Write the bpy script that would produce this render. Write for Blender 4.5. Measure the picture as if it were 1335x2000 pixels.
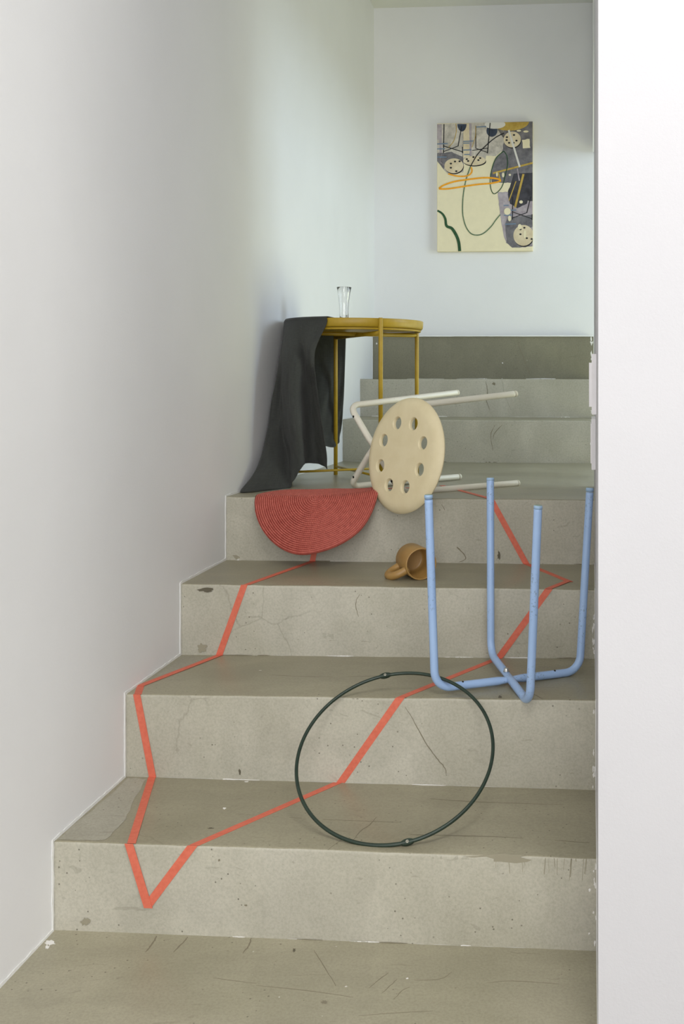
import bpy, bmesh, math, random
from mathutils import Vector, Matrix, noise

# ------------------------------------------------------------------ clear
for o in list(bpy.data.objects): bpy.data.objects.remove(o)
scn = bpy.context.scene
COL = scn.collection

# ------------------------------------------------------------------ camera
CZ = 0.9585                       # eye height over the lower floor
F = 2000.0                        # focal length in pixels of the 1335 x 2000 frame
PX, PY = 1000.0, 740.0            # principal point
cd = bpy.data.cameras.new('camera'); cam = bpy.data.objects.new('camera', cd); COL.objects.link(cam)
cam.location = (0, 0, CZ); cam.rotation_euler = (math.pi / 2, 0, 0)
cd.sensor_width = 36; cd.lens = 36 * F / 2000
cd.shift_x = (667.5 - PX) / 2000; cd.shift_y = -(1000 - PY) / 2000
cd.clip_start = 0.02
scn.camera = cam

# ------------------------------------------------------------------ world and light
w = bpy.data.worlds.new('daylight'); scn.world = w; w.use_nodes = True
bg = w.node_tree.nodes['Background']; bg.inputs[0].default_value = (0.93, 0.96, 1.0, 1); bg.inputs[1].default_value = 0.42

def area(name, loc, target, sx, sy, power, col):
    l = bpy.data.lights.new(name, 'AREA'); l.shape = 'RECTANGLE'; l.size = sx; l.size_y = sy
    l.energy = power; l.color = col
    o = bpy.data.objects.new(name, l); COL.objects.link(o); o.location = loc
    o.rotation_euler = (Vector(target) - Vector(loc)).to_track_quat('-Z', 'Y').to_euler()
    return o
# daylight at the side opening of the upper landing, the gallery's window front behind the camera, and two added fill lights
area('side_window_sky', (2.3, 3.0, CZ + 1.0), (-0.3, 4.6, CZ + 0.4), 0.9, 1.0, 25, (0.62, 0.80, 1.0))
area('side_window_garden', (1.7, 3.6, CZ - 0.35), (-0.5, 3.9, CZ + 1.1), 1.3, 1.0, 13.5, (0.94, 1.0, 0.58))
area('gallery_window', (0.0, -3.3, 1.6), (-0.3, 2.2, 0.9), 3.2, 2.2, 96, (0.985, 0.985, 1.0))
area('side_fill_light', (3.0, -0.3, 1.4), (-0.85, 1.2, 1.2), 1.5, 1.8, 24, (1.0, 0.985, 0.98))  # added fill from the right to lift the left wall, not a real window
area('overhead_fill_light', (0.2, 0.45, 2.62), (-0.1, 0.75, 0.0), 1.2, 0.9, 30, (1.0, 0.985, 0.97))  # added overhead fill to brighten treads and floor, not a known fitting

vs = scn.view_settings
vs.view_transform = 'Standard'; vs.look = 'None'; vs.gamma = 1.0; vs.use_curve_mapping = False
vs.exposure = 0.29

# ------------------------------------------------------------------ helpers
def P(x, y, Y):                    # a photograph point at distance Y
    return Vector(((x - PX) / F * Y, Y, CZ - (y - PY) / F * Y))
def PZ(x, y, z):                   # where the sight line meets height z
    Y = (CZ - z) * F / (y - PY)
    return Vector(((x - PX) / F * Y, Y, z))
def s2l(c): return c / 12.92 if c <= 0.04045 else ((c + 0.055) / 1.055) ** 2.4
def rgb(r, g, b): return (s2l(r / 255), s2l(g / 255), s2l(b / 255), 1)

def mesh_obj(name, verts, faces, mat=None, parent=None, smooth=False):
    m = bpy.data.meshes.new(name); m.from_pydata([tuple(v) for v in verts], [], faces); m.update()
    return link(name, m, mat, parent, smooth)
def link(name, m, mat=None, parent=None, smooth=False):
    o = bpy.data.objects.new(name, m); COL.objects.link(o)
    if mat is not None and not m.materials: m.materials.append(mat)
    if smooth:
        for p in m.polygons: p.use_smooth = True
    if parent:
        o.parent = parent
        o.matrix_parent_inverse = Matrix.Translation(-parent.location)
    return o
def empty(name, loc=(0, 0, 0)):
    o = bpy.data.objects.new(name, None); COL.objects.link(o); o.location = loc; o.empty_display_size = 0.05
    return o
def tag(o, label=None, cat=None, group=None, kind=None):
    if label: o['label'] = label
    if cat: o['category'] = cat
    if group: o['group'] = group
    if kind: o['kind'] = kind
    return o
def recalc(o):
    bm = bmesh.new(); bm.from_mesh(o.data); bmesh.ops.recalc_face_normals(bm, faces=bm.faces); bm.to_mesh(o.data); bm.free()
    return o

def box_data(x0, x1, y0, y1, z0, z1):
    v = [(x, y, z) for z in (z0, z1) for y in (y0, y1) for x in (x0, x1)]
    f = [(0, 2, 3, 1), (4, 5, 7, 6), (0, 1, 5, 4), (2, 6, 7, 3), (0, 4, 6, 2), (1, 3, 7, 5)]
    return v, f
def tube_data(path, r, n=16, closed=False, caps=True, rfun=None):
    path = [Vector(p) for p in path]; N = len(path); V = []; Fc = []
    tans = []
    for i in range(N):
        if closed: t = path[(i + 1) % N] - path[i - 1]
        else: t = path[min(i + 1, N - 1)] - path[max(i - 1, 0)]
        tans.append(t.normalized())
    ref = Vector((0, 0, 1)) if abs(tans[0].z) < 0.9 else Vector((1, 0, 0))
    nrm = (ref - tans[0] * ref.dot(tans[0])).normalized()
    for i in range(N):
        if i:
            nrm = (nrm - tans[i] * nrm.dot(tans[i])).normalized()
        b = tans[i].cross(nrm); rr = rfun(i / (N - 1)) if rfun else r
        for k in range(n):
            a = 2 * math.pi * k / n
            V.append(path[i] + (nrm * math.cos(a) + b * math.sin(a)) * rr)
    for i in range(N if closed else N - 1):
        j = (i + 1) % N
        for k in range(n):
            q = (k + 1) % n
            Fc.append((i * n + k, i * n + q, j * n + q, j * n + k))
    if not closed and caps:
        Fc.append(tuple(range(n - 1, -1, -1))); Fc.append(tuple((N - 1) * n + k for k in range(n)))
    return V, Fc
def tube(name, path, r, mat, parent=None, n=16, closed=False, rfun=None):
    v, f = tube_data(path, r, n, closed, True, rfun)
    return mesh_obj(name, v, f, mat, parent, True)
def fillet(pts, radii, n=10):
    pts = [Vector(p) for p in pts]; out = [pts[0]]
    for i in range(1, len(pts) - 1):
        a, b, c = pts[i - 1], pts[i], pts[i + 1]; r = radii
        d1 = (a - b).normalized(); d2 = (c - b).normalized()
        ang = d1.angle(d2); t = r / math.tan(ang / 2)
        p1 = b + d1 * t; p2 = b + d2 * t; cen = b + (d1 + d2).normalized() * (r / math.sin(ang / 2))
        u = (p1 - cen); w_ = (p2 - cen); tot = u.angle(w_); ax = u.cross(w_).normalized()
        for k in range(n + 1):
            out.append(cen + Matrix.Rotation(tot * k / n, 3, ax) @ u)
    out.append(pts[-1]); return out
def lathe_data(prof, n=48, M=None, closed=False):
    V = []; Fc = []; m = len(prof)
    for k in range(n):
        a = 2 * math.pi * k / n
        for r, z in prof: V.append(Vector((r * math.cos(a), r * math.sin(a), z)))
    for k in range(n):
        q = (k + 1) % n
        for i in range(m if closed else m - 1):
            j = (i + 1) % m
            Fc.append((k * m + i, q * m + i, q * m + j, k * m + j))
    if M: V = [M @ v for v in V]
    return V, Fc
def lathe(name, prof, mat, parent=None, n=48, M=None, closed=False, smooth=True):
    v, f = lathe_data(prof, n, M, closed)
    o = mesh_obj(name, v, f, mat, parent, smooth)
    bm = bmesh.new(); bm.from_mesh(o.data); bmesh.ops.remove_doubles(bm, verts=bm.verts, dist=1e-6)
    bmesh.ops.recalc_face_normals(bm, faces=bm.faces); bm.to_mesh(o.data); bm.free()
    return o
def basis(x, y, z, loc=(0, 0, 0)):
    m = Matrix.Identity(4)
    for i, c in enumerate((x, y, z)):
        for r in range(3): m[r][i] = c[r]
    m.translation = Vector(loc); return m
def crom(p, n):
    out = []
    for i in range(len(p) - 1):
        a = p[max(i - 1, 0)]; b = p[i]; c = p[i + 1]; d = p[min(i + 2, len(p) - 1)]
        for k in range(n):
            t = k / n
            out.append(0.5 * ((2 * b) + (c - a) * t + (2 * a - 5 * b + 4 * c - d) * t * t + (3 * b - a - 3 * c + d) * t ** 3))
    out.append(p[-1]); return out

# ------------------------------------------------------------------ materials
class NT:
    def __init__(s, name):
        s.m = bpy.data.materials.new(name); s.m.use_nodes = True; s.t = s.m.node_tree
        s.b = s.t.nodes['Principled BSDF']
    def n(s, typ, **kw):
        nd = s.t.nodes.new(typ)
        for k, v in kw.items():
            if k.startswith('i_'):
                key = k[2:]; nd.inputs[int(key) if key.isdigit() else key].default_value = v
            else: setattr(nd, k, v)
        return nd
    def l(s, a, b): s.t.links.new(a, b)
    def pos(s, sc=(1, 1, 1), obj=False):
        mp = s.n('ShaderNodeMapping'); mp.inputs['Scale'].default_value = sc
        if obj: s.l(s.n('ShaderNodeTexCoord').outputs['Object'], mp.inputs[0])
        else: s.l(s.n('ShaderNodeNewGeometry').outputs['Position'], mp.inputs[0])
        return mp.outputs[0]
    def noise(s, scale, detail=4, rough=0.55, vec=None, dist=0):
        nd = s.n('ShaderNodeTexNoise'); nd.inputs['Scale'].default_value = scale; nd.inputs['Detail'].default_value = detail
        nd.inputs['Roughness'].default_value = rough; nd.inputs['Distortion'].default_value = dist
        s.l(vec if vec else s.pos(), nd.inputs['Vector']); return nd.outputs['Fac']
    def ramp(s, fac, stops):
        r = s.n('ShaderNodeValToRGB'); cr = r.color_ramp
        while len(cr.elements) < len(stops): cr.elements.new(0.5)
        for e, (p, c) in zip(cr.elements, stops):
            e.position = p; e.color = c if len(c) == 4 else (*c, 1)
        s.l(fac, r.inputs[0]); return r.outputs[0]
    def mix(s, fac, a, b, mode='MIX'):
        x = s.n('ShaderNodeMix', data_type='RGBA', blend_type=mode)
        for inp, v in ((x.inputs[0], fac), (x.inputs[6], a), (x.inputs[7], b)):
            if isinstance(v, (int, float)): inp.default_value = v
            elif isinstance(v, tuple): inp.default_value = v
            else: s.l(v, inp)
        return x.outputs[2]
    def math(s, op, a, b=0.5, clamp=False):
        x = s.n('ShaderNodeMath', operation=op, use_clamp=clamp)
        for inp, v in ((x.inputs[0], a), (x.inputs[1], b)):
            if isinstance(v, (int, float)): inp.default_value = v
            else: s.l(v, inp)
        return x.outputs[0]
    def bump(s, h, strength=0.3, dist=0.002, prev=None):
        bp = s.n('ShaderNodeBump'); bp.inputs['Strength'].default_value = strength; bp.inputs['Distance'].default_value = dist
        s.l(h, bp.inputs['Height'])
        if prev: s.l(prev, bp.inputs['Normal'])
        return bp.outputs[0]
    def fin(s, col=None, rough=None, nrm=None, **kw):
        for key, v in (('Base Color', col), ('Roughness', rough), ('Normal', nrm)):
            if v is None: continue
            if isinstance(v, (int, float, tuple)): s.b.inputs[key].default_value = v
            else: s.l(v, s.b.inputs[key])
        for k, v in kw.items(): s.b.inputs[k.replace('_', ' ')].default_value = v
        return s.m
W1 = (1, 1, 1, 1); K0 = (0, 0, 0, 1)

def plain(name, c, rough=0.5, **kw):
    n = NT(name)
    t = n.ramp(n.noise(35, 3), [(0.3, tuple(x * 0.95 for x in c[:3])), (0.7, c[:3])])
    return n.fin(t, rough, n.bump(n.noise(500, 2), 0.04, 0.001), **kw)

def plaster(name, c, rough=0.75, bs=0.12, sc=230):
    n = NT(name)
    lo = n.noise(2.2, 4)
    base = n.ramp(lo, [(0.3, tuple(x * 0.95 for x in c[:3])), (0.7, c[:3])])
    h = n.math('ADD', n.math('MULTIPLY', n.noise(sc, 2, 0.6), bs), n.math('MULTIPLY', lo, 1.2))
    return n.fin(base, rough, n.bump(h, 0.9, 0.0018))

def concrete(name, light, dark, rough, sy, seedoff):
    n = NT(name)
    g = n.n('ShaderNodeNewGeometry'); mp = n.n('ShaderNodeMapping'); mp.inputs['Location'].default_value = (seedoff, seedoff * 0.7, seedoff * 1.3)
    n.l(g.outputs['Position'], mp.inputs[0]); pv = mp.outputs[0]
    st = n.n('ShaderNodeMapping'); st.inputs['Scale'].default_value = sy; n.l(pv, st.inputs[0]); sv = st.outputs[0]
    mid = tuple((a + b) / 2 for a, b in zip(light, dark))
    bign = n.n('ShaderNodeTexNoise'); bign.inputs['Scale'].default_value = 3.4; bign.inputs['Detail'].default_value = 5; bign.inputs['Distortion'].default_value = 0.5
    n.l(pv, bign.inputs['Vector']); big = bign.outputs['Fac']
    c = n.ramp(big, [(0.3, dark), (0.5, mid), (0.68, light)])
    stk = n.noise(6, 4, 0.65, sv)
    c = n.mix(n.ramp(stk, [(0.42, (0.16,) * 3), (0.6, K0)]), c, tuple(x * 0.55 for x in dark[:3]) + (1,))
    fn = n.noise(210, 2, 0.7, pv)
    c = n.mix(1.0, c, n.ramp(fn, [(0.28, (0.86, 0.86, 0.85)), (0.62, (1.03, 1.03, 1.03))]), 'MULTIPLY')
    wob = n.mix(0.14, pv, bign.outputs['Color'])
    # hairline cracks where the second mask allows them
    vo = n.n('ShaderNodeTexVoronoi', feature='DISTANCE_TO_EDGE'); vo.inputs['Scale'].default_value = 3.1; n.l(wob, vo.inputs['Vector'])
    msk = n.noise(2.6, 2, 0.5, pv)
    ckf = n.math('MULTIPLY', n.ramp(vo.outputs['Distance'], [(0.0, W1), (0.006, K0)]), n.ramp(msk, [(0.55, K0), (0.62, W1)]))
    c = n.mix(n.math('MULTIPLY', ckf, 0.25), c, rgb(90, 84, 66))
    # trowel stain with an edge of its own
    pt = n.ramp(n.math('ADD', n.math('MULTIPLY', msk, -1.0), 1.0), [(0.615, K0), (0.63, W1)])
    c = n.mix(n.math('MULTIPLY', pt, 0.10), c, tuple(x * 0.5 for x in dark[:3]) + (1,))
    # drag scratches
    sc = n.n('ShaderNodeMapping'); sc.inputs['Scale'].default_value = (5, 80, 60); sc.inputs['Rotation'].default_value = (0, 0, 0.45); n.l(wob, sc.inputs[0])
    scr = n.ramp(n.noise(1.6, 1, 0.5, sc.outputs[0]), [(0.72, K0), (0.76, W1)])
    c = n.mix(n.math('MULTIPLY', scr, 0.2), c, rgb(92, 86, 68))
    # dark pits and white paint specks
    v2 = n.n('ShaderNodeTexVoronoi'); v2.inputs['Scale'].default_value = 60; n.l(pv, v2.inputs['Vector'])
    pit = n.math('MULTIPLY', n.ramp(v2.outputs['Distance'], [(0.07, W1), (0.11, K0)]), n.ramp(stk, [(0.5, K0), (0.56, W1)]))
    c = n.mix(n.math('MULTIPLY', pit, 0.7), c, rgb(70, 64, 50))
    v3 = n.n('ShaderNodeTexVoronoi'); v3.inputs['Scale'].default_value = 24; n.l(wob, v3.inputs['Vector'])
    wp = n.math('MULTIPLY', n.ramp(v3.outputs['Distance'], [(0.035, W1), (0.05, K0)]), n.ramp(msk, [(0.38, W1), (0.41, K0)]))
    c = n.mix(n.math('MULTIPLY', wp, 0.8), c, rgb(225, 223, 218))
    rg = n.ramp(big, [(0.3, (rough * 0.8,) * 3), (0.7, (min(1, rough * 1.25),) * 3)])
    h = n.math('ADD', n.math('MULTIPLY', fn, 0.35), n.math('SUBTRACT', n.math('MULTIPLY', big, 2.0), n.math('MULTIPLY', n.math('MAXIMUM', ckf, pit), 0.5)))
    return n.fin(c, rg, n.bump(h, 0.25, 0.0014))

M = {}
M['wall'] = plaster('white_plaster', rgb(234, 234, 235))
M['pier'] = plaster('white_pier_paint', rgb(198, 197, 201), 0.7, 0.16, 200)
M['ceil'] = plaster('ceiling_paint', rgb(228, 228, 220))
M['riser'] = concrete('concrete_riser', rgb(190, 186, 172), rgb(171, 167, 150), 0.62, (1.2, 1.2, 0.6), 0.0)
M['floor'] = concrete('concrete_floor', rgb(172, 166, 145), rgb(152, 147, 125), 0.4, (0.7, 1.9, 1.9), 3.7)
M['tread'] = concrete('concrete_tread', rgb(162, 156, 134), rgb(141, 135, 113), 0.36, (0.7, 1.9, 1.9), 3.7)
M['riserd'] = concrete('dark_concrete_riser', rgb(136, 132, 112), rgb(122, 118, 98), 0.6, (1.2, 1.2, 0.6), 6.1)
M['caulk'] = plaster('white_caulk', rgb(236, 236, 234), 0.6, 0.5, 160)

# ------------------------------------------------------------------ the stairwell
def xl(Y): return -0.797 + (Y - 1.78) * 0.0559          # left wall in plan
def xr(Y): return 0.142 + (Y - 1.72) * 0.0758           # right wall in plan
RL = [1.78, 2.068, 2.362, 2.673, 4.04, 4.378, 4.66]     # riser distance at the left wall
RR = [1.715, 2.0, 2.296, 2.605, 3.925, 4.22, 4.58]      # and at the right wall
HL = [0.9585, 0.8035, 0.637, 0.473, 0.308, 0.160, 0.001, -0.193]   # level below the eye, left
HR = [0.9585, 0.8035, 0.628, 0.473, 0.308, 0.160, 0.001, -0.190]
def riserY(k, X):
    a, b = RL[k], RR[k]; t = (X - xl(a)) / (xr(b) - xl(a)); return a + (b - a) * t
def level(k, X, Y=None):
    t = (X - xl(RL[max(k - 1, 0)])) / (xr(RR[max(k - 1, 0)]) - xl(RL[max(k - 1, 0)]))
    h = HL[k] + (HR[k] - HL[k]) * t
    if k == 4 and Y is not None: h += max(0, Y - 2.66) * 0.0125      # the landing falls slightly to the back
    return CZ - h
def wob(x, k, a=0.0016): return a * (noise.noise(Vector((x * 5, k * 7.1, 0.3))) + 0.6 * noise.noise(Vector((x * 23, k * 3.3, 1.7))))

stairs = tag(empty('staircase', (-0.3, 1.75, 0)), 'poured grey concrete stairs climbing between white walls to a back wall', 'stairs', kind='structure')
NS = 90
for k in range(7):                                       # riser k leads up to level k + 1
    V = []; Fc = []; mats = []
    for i in range(NS + 1):
        t = i / NS
        x0 = xl(RL[k]) - 0.004; x1 = xr(RR[k]) + 0.004; X = x0 + (x1 - x0) * t
        y = riserY(k, X) + wob(X, k); zt = level(k + 1, X) + wob(X, k + 20, 0.0012); zb = level(k, X, y) - 0.03
        prof = [(y + 0.001, zb), (y + 0.0005, level(k, X, y) + 0.004), (y, (zt + zb) / 2), (y, zt - 0.006)]
        r = 0.0045 + 0.002 * noise.noise(Vector((X * 40, k, 5.5)))
        for q in range(1, 5):
            a = q / 4 * math.pi / 2; prof.append((y + r * (1 - math.cos(a)), zt - r * (1 - math.sin(a))))
        if k < 6:
            xe0, xe1 = xl(RL[k + 1]) - 0.004, xr(RR[k + 1]) + 0.004
            Xe = xe0 + (xe1 - xe0) * t; ye = riserY(k + 1, Xe) + 0.03
        else: Xe = X; ye = y + 0.12
        seg = 10 if k == 3 else 4
        row = [Vector((X, a, b)) for a, b in prof]
        for q in range(1, seg + 1):
            tt = q / seg; yy = y + r + (ye - y - r) * tt; xx = X + (Xe - X) * tt
            zz = level(k + 1, xx, yy) + (wob(X, k + 20, 0.0012) * (1 - tt))
            row.append(Vector((xx, yy, zz)))
        row.append(Vector((Xe, ye, zb)))
        V += row
    m = len(row)
    for i in range(NS):
        for j in range(m):
            q = (j + 1) % m
            Fc.append((i * m + j, (i + 1) * m + j, (i + 1) * m + q, i * m + q)); mats.append(0 if (j < 5 or j >= m - 2) else 1)
    Fc.append(tuple(range(m))); Fc.append(tuple(range((NS + 1) * m - 1, NS * m - 1, -1))); mats += [0, 0]
    me = bpy.data.meshes.new('step'); me.from_pydata([tuple(v) for v in V], [], Fc); me.update()
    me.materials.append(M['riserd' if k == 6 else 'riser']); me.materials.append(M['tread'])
    for p, mi in zip(me.polygons, mats): p.material_index = mi; p.use_smooth = len(p.vertices) == 4
    o = link('step', me, None, stairs); recalc(o)
    o.data.set_sharp_from_angle(angle=math.radians(40))

v, f = box_data(-1.05, 3.2, -3.4, 1.90, -0.1, 0.0)
tag(mesh_obj('floor', v, f, M['floor']), 'smooth grey concrete floor at the foot of the stairs', 'floor', kind='structure')

ZC = CZ + 1.70
def prism(name, pts, z0, z1, mat):
    n = len(pts); V = [(x, y, z0) for x, y in pts] + [(x, y, z1) for x, y in pts]
    Fc = [tuple(range(n - 1, -1, -1)), tuple(range(n, 2 * n))] + [(i, (i + 1) % n, n + (i + 1) % n, n + i) for i in range(n)]
    return recalc(mesh_obj(name, V, Fc, mat))
wl = prism('wall_left', [(xl(-3.4), -3.4), (xl(4.95), 4.95), (xl(4.95) - 0.12, 4.95), (xl(-3.4) - 0.12, -3.4)], -0.1, ZC + 0.1, M['wall'])
tag(wl, 'long white plaster wall on the left of the stairs', 'wall', kind='structure')
wb = prism('wall_back', [(xl(4.69) - 0.1, 4.69 + 0.014), (xr(4.55) + 1.6, 4.516), (xr(4.55) + 1.6, 4.75), (xl(4.69) - 0.1, 4.85)], 0.6, ZC + 0.1, M['wall'])
tag(wb, 'white end wall above the top riser where the canvas hangs', 'wall', kind='structure')
# right wall with its side opening on the upper landing
YO0, YO1 = 2.98, 4.42
wr = prism('wall_right', [(xr(1.45), 1.45), (xr(YO0), YO0), (xr(YO0) + 0.12, YO0), (xr(1.45) + 0.12, 1.58), (3.2, 1.58), (3.2, 1.45)], -0.1, ZC + 0.1, M['pier'])
tag(wr, 'bright white wall and pier on the right of the stairs', 'wall', kind='structure')
wh = prism('wall_lintel', [(xr(YO0), YO0), (xr(4.6), 4.6), (xr(4.6) + 0.12, 4.6), (xr(YO0) + 0.12, YO0)], CZ + 1.02, ZC + 0.1, M['wall'])
tag(wh, 'white wall piece above the side opening of the landing', 'wall', kind='structure')
v, f = box_data(-1.2, 3.2, -3.4, 5.0, ZC, ZC + 0.1)
tag(mesh_obj('ceiling', v, f, M['ceil']), 'pale painted ceiling over the stairwell', 'ceiling', kind='structure')

# ------------------------------------------------------------------ render-side checks end; caulk lines
def ribbon(name, pts, wid, nrm, mat, parent=None, thick=0.0012, wobs=0.0):
    """flat strip along a polyline, mitred, lying in the plane with normal nrm"""
    pts = [Vector(p) for p in pts]; nrm = Vector(nrm).normalized(); N = len(pts); V = []; Fc = []
    for i in range(N):
        d1 = (pts[i] - pts[i - 1]).normalized() if i else (pts[1] - pts[0]).normalized()
        d2 = (pts[i + 1] - pts[i]).normalized() if i < N - 1 else d1
        s1 = nrm.cross(d1); s2 = nrm.cross(d2); s = (s1 + s2).normalized()
        k = 1 / max(0.35, s.dot(s1)); wi = wid(i / (N - 1)) if callable(wid) else wid
        wa = wi / 2 * k * (1 + wobs * random.uniform(-1, 1)); wc = wi / 2 * k * (1 + wobs * random.uniform(-1, 1))
        for off, h in ((-wa, 0), (wc, 0), (-wa, thick), (wc, thick)): V.append(pts[i] + s * off + nrm * h)
    for i in range(N - 1):
        a, b = i * 4, i * 4 + 4
        Fc += [(a + 2, a + 3, b + 3, b + 2), (a, a + 2, b + 2, b), (a + 1, b + 1, b + 3, a + 3), (a, b, b + 1, a + 1)]
    Fc += [(0, 1, 3, 2), (b, b + 2, b + 3, b + 1)]
    return recalc(mesh_obj(name, V, Fc, mat, parent))

random.seed(4)
def densify(pts, step):
    out = []
    for a, b in zip(pts[:-1], pts[1:]):
        n = max(1, int((b - a).length / step))
        out += [a + (b - a) * (i / n) for i in range(n)]
    return out + [pts[-1]]
for side, X_, R_, w_, num in (('left', xl, RL, 0.006, 1), ('right', xr, RR, 0.004, 2)):
    pr = []
    y0 = 1.15 if side == 'left' else 1.47
    pr.append(Vector((X_(y0), y0, level(0, X_(y0)))))
    for k in range(7):
        Y = R_[k]; X = X_(Y)
        pr.append(Vector((X, Y - 0.002, level(k, X, Y)))); pr.append(Vector((X, Y - 0.002, level(k + 1, X))))
    if side == 'right': pr = pr[:8]
    dx = 1 if side == 'left' else -1
    # lift the strip clear of the concrete so half of it shows on the wall
    pr = [p + Vector((0, -0.0022, 0.0022)) for p in pr]
    pr = densify(pr, 0.012)
    tag(ribbon('trim_%d' % num, pr, w_, (dx, -0.056 * dx, 0), M['caulk'], None, 0.0016, 0.35),
        'rough white paint line where the %s wall meets the steps' % side, 'trim', kind='structure')
bb = [Vector((xl(4.66) + 0.0, 4.648, CZ + 0.1935)), Vector((xr(4.58) + 0.003, 4.568, CZ + 0.1915))]
tag(ribbon('trim_3', densify(bb, 0.02), 0.004, (0, -1, 0.3), M['caulk'], None, 0.002, 0.3), 'thin white line along the top of the darkest riser', 'trim', kind='structure')

# ------------------------------------------------------------------ masking tape outline
M['tape'] = None
n = NT('coral_tape')
tc = n.ramp(n.noise(120, 3), [(0.3, rgb(206, 100, 76)[:3]), (0.7, rgb(216, 113, 89)[:3])])
M['tape'] = n.fin(tc, 0.6, n.bump(n.noise(420, 2), 0.1, 0.0006))
tape = tag(empty('tape_outline', (-0.55, 1.76, 0)), 'coral red masking tape drawn as a jagged outline over the steps', 'tape')
TW = 0.0145
def on_riser(k, px, py):
    X = (px - PX) / F * RL[k]
    for _ in range(8): Y = riserY(k, X); X = (px - PX) / F * Y
    return Vector((X, Y, CZ - (py - PY) / F * Y))
def on_tread(k, px, py):
    z = level(k, -0.3)
    for _ in range(10):
        p = PZ(px, py, z); z = level(k, p.x, p.y)
    return p
def strip(surf, k, a, b, ca='edge', cb='edge', lift=0.0):
    fn = on_riser if surf == 'r' else on_tread
    A, B = fn(k, *a), fn(k, *b)
    if surf == 'r':
        e = Vector((1, (RR[k] - RL[k]) / (xr(RR[k]) - xl(RL[k])), 0)).normalized(); up = Vector((0, 0, 1)); nr = Vector((e.y, -e.x, 0))
        for p, c in ((A, ca), (B, cb)):
            if c == 'top': p.z = level(k + 1, p.x) + 0.0002
            if c == 'bot': p.z = level(k, p.x, p.y) + 0.0006
    else:
        e = Vector((1, -0.07, 0)).normalized(); nr = Vector((0, 0, 1))
        for p, c in ((A, ca), (B, cb)):
            if c == 'front': p.y = riserY(k - 1, p.x) + 0.0005
            if c == 'back': p.y = riserY(k, p.x) - 0.0006
            p.z = level(k, p.x, p.y)
    d = (B - A).normalized(); perp = nr.cross(d).normalized()
    V = []
    for p, c in ((A, ca), (B, cb)):
        if c == 'free': h = perp * TW / 2
        else:
            h = e * (TW / 2 / max(0.3, abs(e.dot(perp)))) * (1 if e.dot(perp) > 0 else -1)
        for s in (-1, 1):
            for t in (0.0002 + lift, 0.0009 + lift): V.append(p + h * s + nr * t)
    Fc = [(0, 1, 3, 2), (4, 6, 7, 5), (1, 5, 7, 3), (0, 2, 6, 4), (0, 4, 5, 1), (2, 3, 7, 6)]
    recalc(mesh_obj('tape_strip', V, Fc, M['tape'], tape))
strip('t', 4, (700, 956), (868, 951), 'free', 'free')
strip('t', 4, (862, 949), (957, 979), 'free', 'front', 0.0007)
strip('r', 3, (958, 976), (1027, 1100), 'top', 'bot')
strip('t', 3, (1027, 1100), (1113, 1137), 'back', 'free')
strip('t', 3, (1110, 1135), (1071, 1152), 'free', 'front', 0.0007)
strip('r', 2, (1071, 1152), (974, 1284), 'top', 'bot')
strip('t', 2, (974, 1285), (781, 1366), 'back', 'front')
strip('r', 1, (781, 1366), (665, 1519), 'top', 'bot')
strip('t', 1, (662, 1521), (376, 1656), 'back', 'front')
strip('r', 0, (376, 1656), (288, 1769), 'top', 'free')
strip('r', 0, (252, 1653), (290, 1773), 'top', 'edge', 0.0007)
strip('t', 1, (252, 1653), (298, 1517), 'front', 'back')
strip('r', 1, (298, 1516), (267, 1358), 'bot', 'top')
strip('t', 2, (267, 1358), (275, 1339), 'front', 'free')
strip('t', 2, (272, 1341), (428, 1281), 'free', 'back', 0.0007)
strip('r', 2, (428, 1280), (477, 1146), 'bot', 'top')
strip('t', 3, (477, 1146), (610, 1097), 'front', 'back')
strip('r', 3, (610, 1096), (628, 1000), 'bot', 'free')

# ------------------------------------------------------------------ green hoop
n = NT('dark_green_enamel')
M['green'] = n.fin(n.ramp(n.noise(60, 3), [(0.3, rgb(28, 44, 34)[:3]), (0.7, rgb(36, 54, 42)[:3])]), 0.38)
hc = Vector((-0.21879, 1.91095, CZ - 0.69729)); hn = Vector((-0.072, -0.5696, 0.81875)).normalized(); hR = 0.1833
ha = hn.cross(Vector((0, 0, 1))).normalized(); hb = hn.cross(ha)
hoop = tag(empty('hoop', (hc.x, 1.76, CZ - 0.8035)), 'large dark green metal hoop leaning on a step edge beside the blue frame', 'hoop')
tube('ring', [hc + (ha * math.cos(t) + hb * math.sin(t)) * hR for t in [2 * math.pi * i / 160 for i in range(160)]], 0.0034, M['green'], hoop, 12, True)
def hoop_ang(px, py):
    best = None
    for i in range(720):
        t = 2 * math.pi * i / 720; p = hc + (ha * math.cos(t) + hb * math.sin(t)) * hR
        d = math.hypot(PX + F * p.x / p.y - px, PY - F * (p.z - CZ) / p.y - py)
        if best is None or d < best[0]: best = (d, t)
    return best[1]
M['hole'] = plain('dark_hole', rgb(28, 27, 25), 0.8)
M['pale'] = plain('bare_metal', rgb(176, 172, 158), 0.35, Metallic=0.6)
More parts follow.
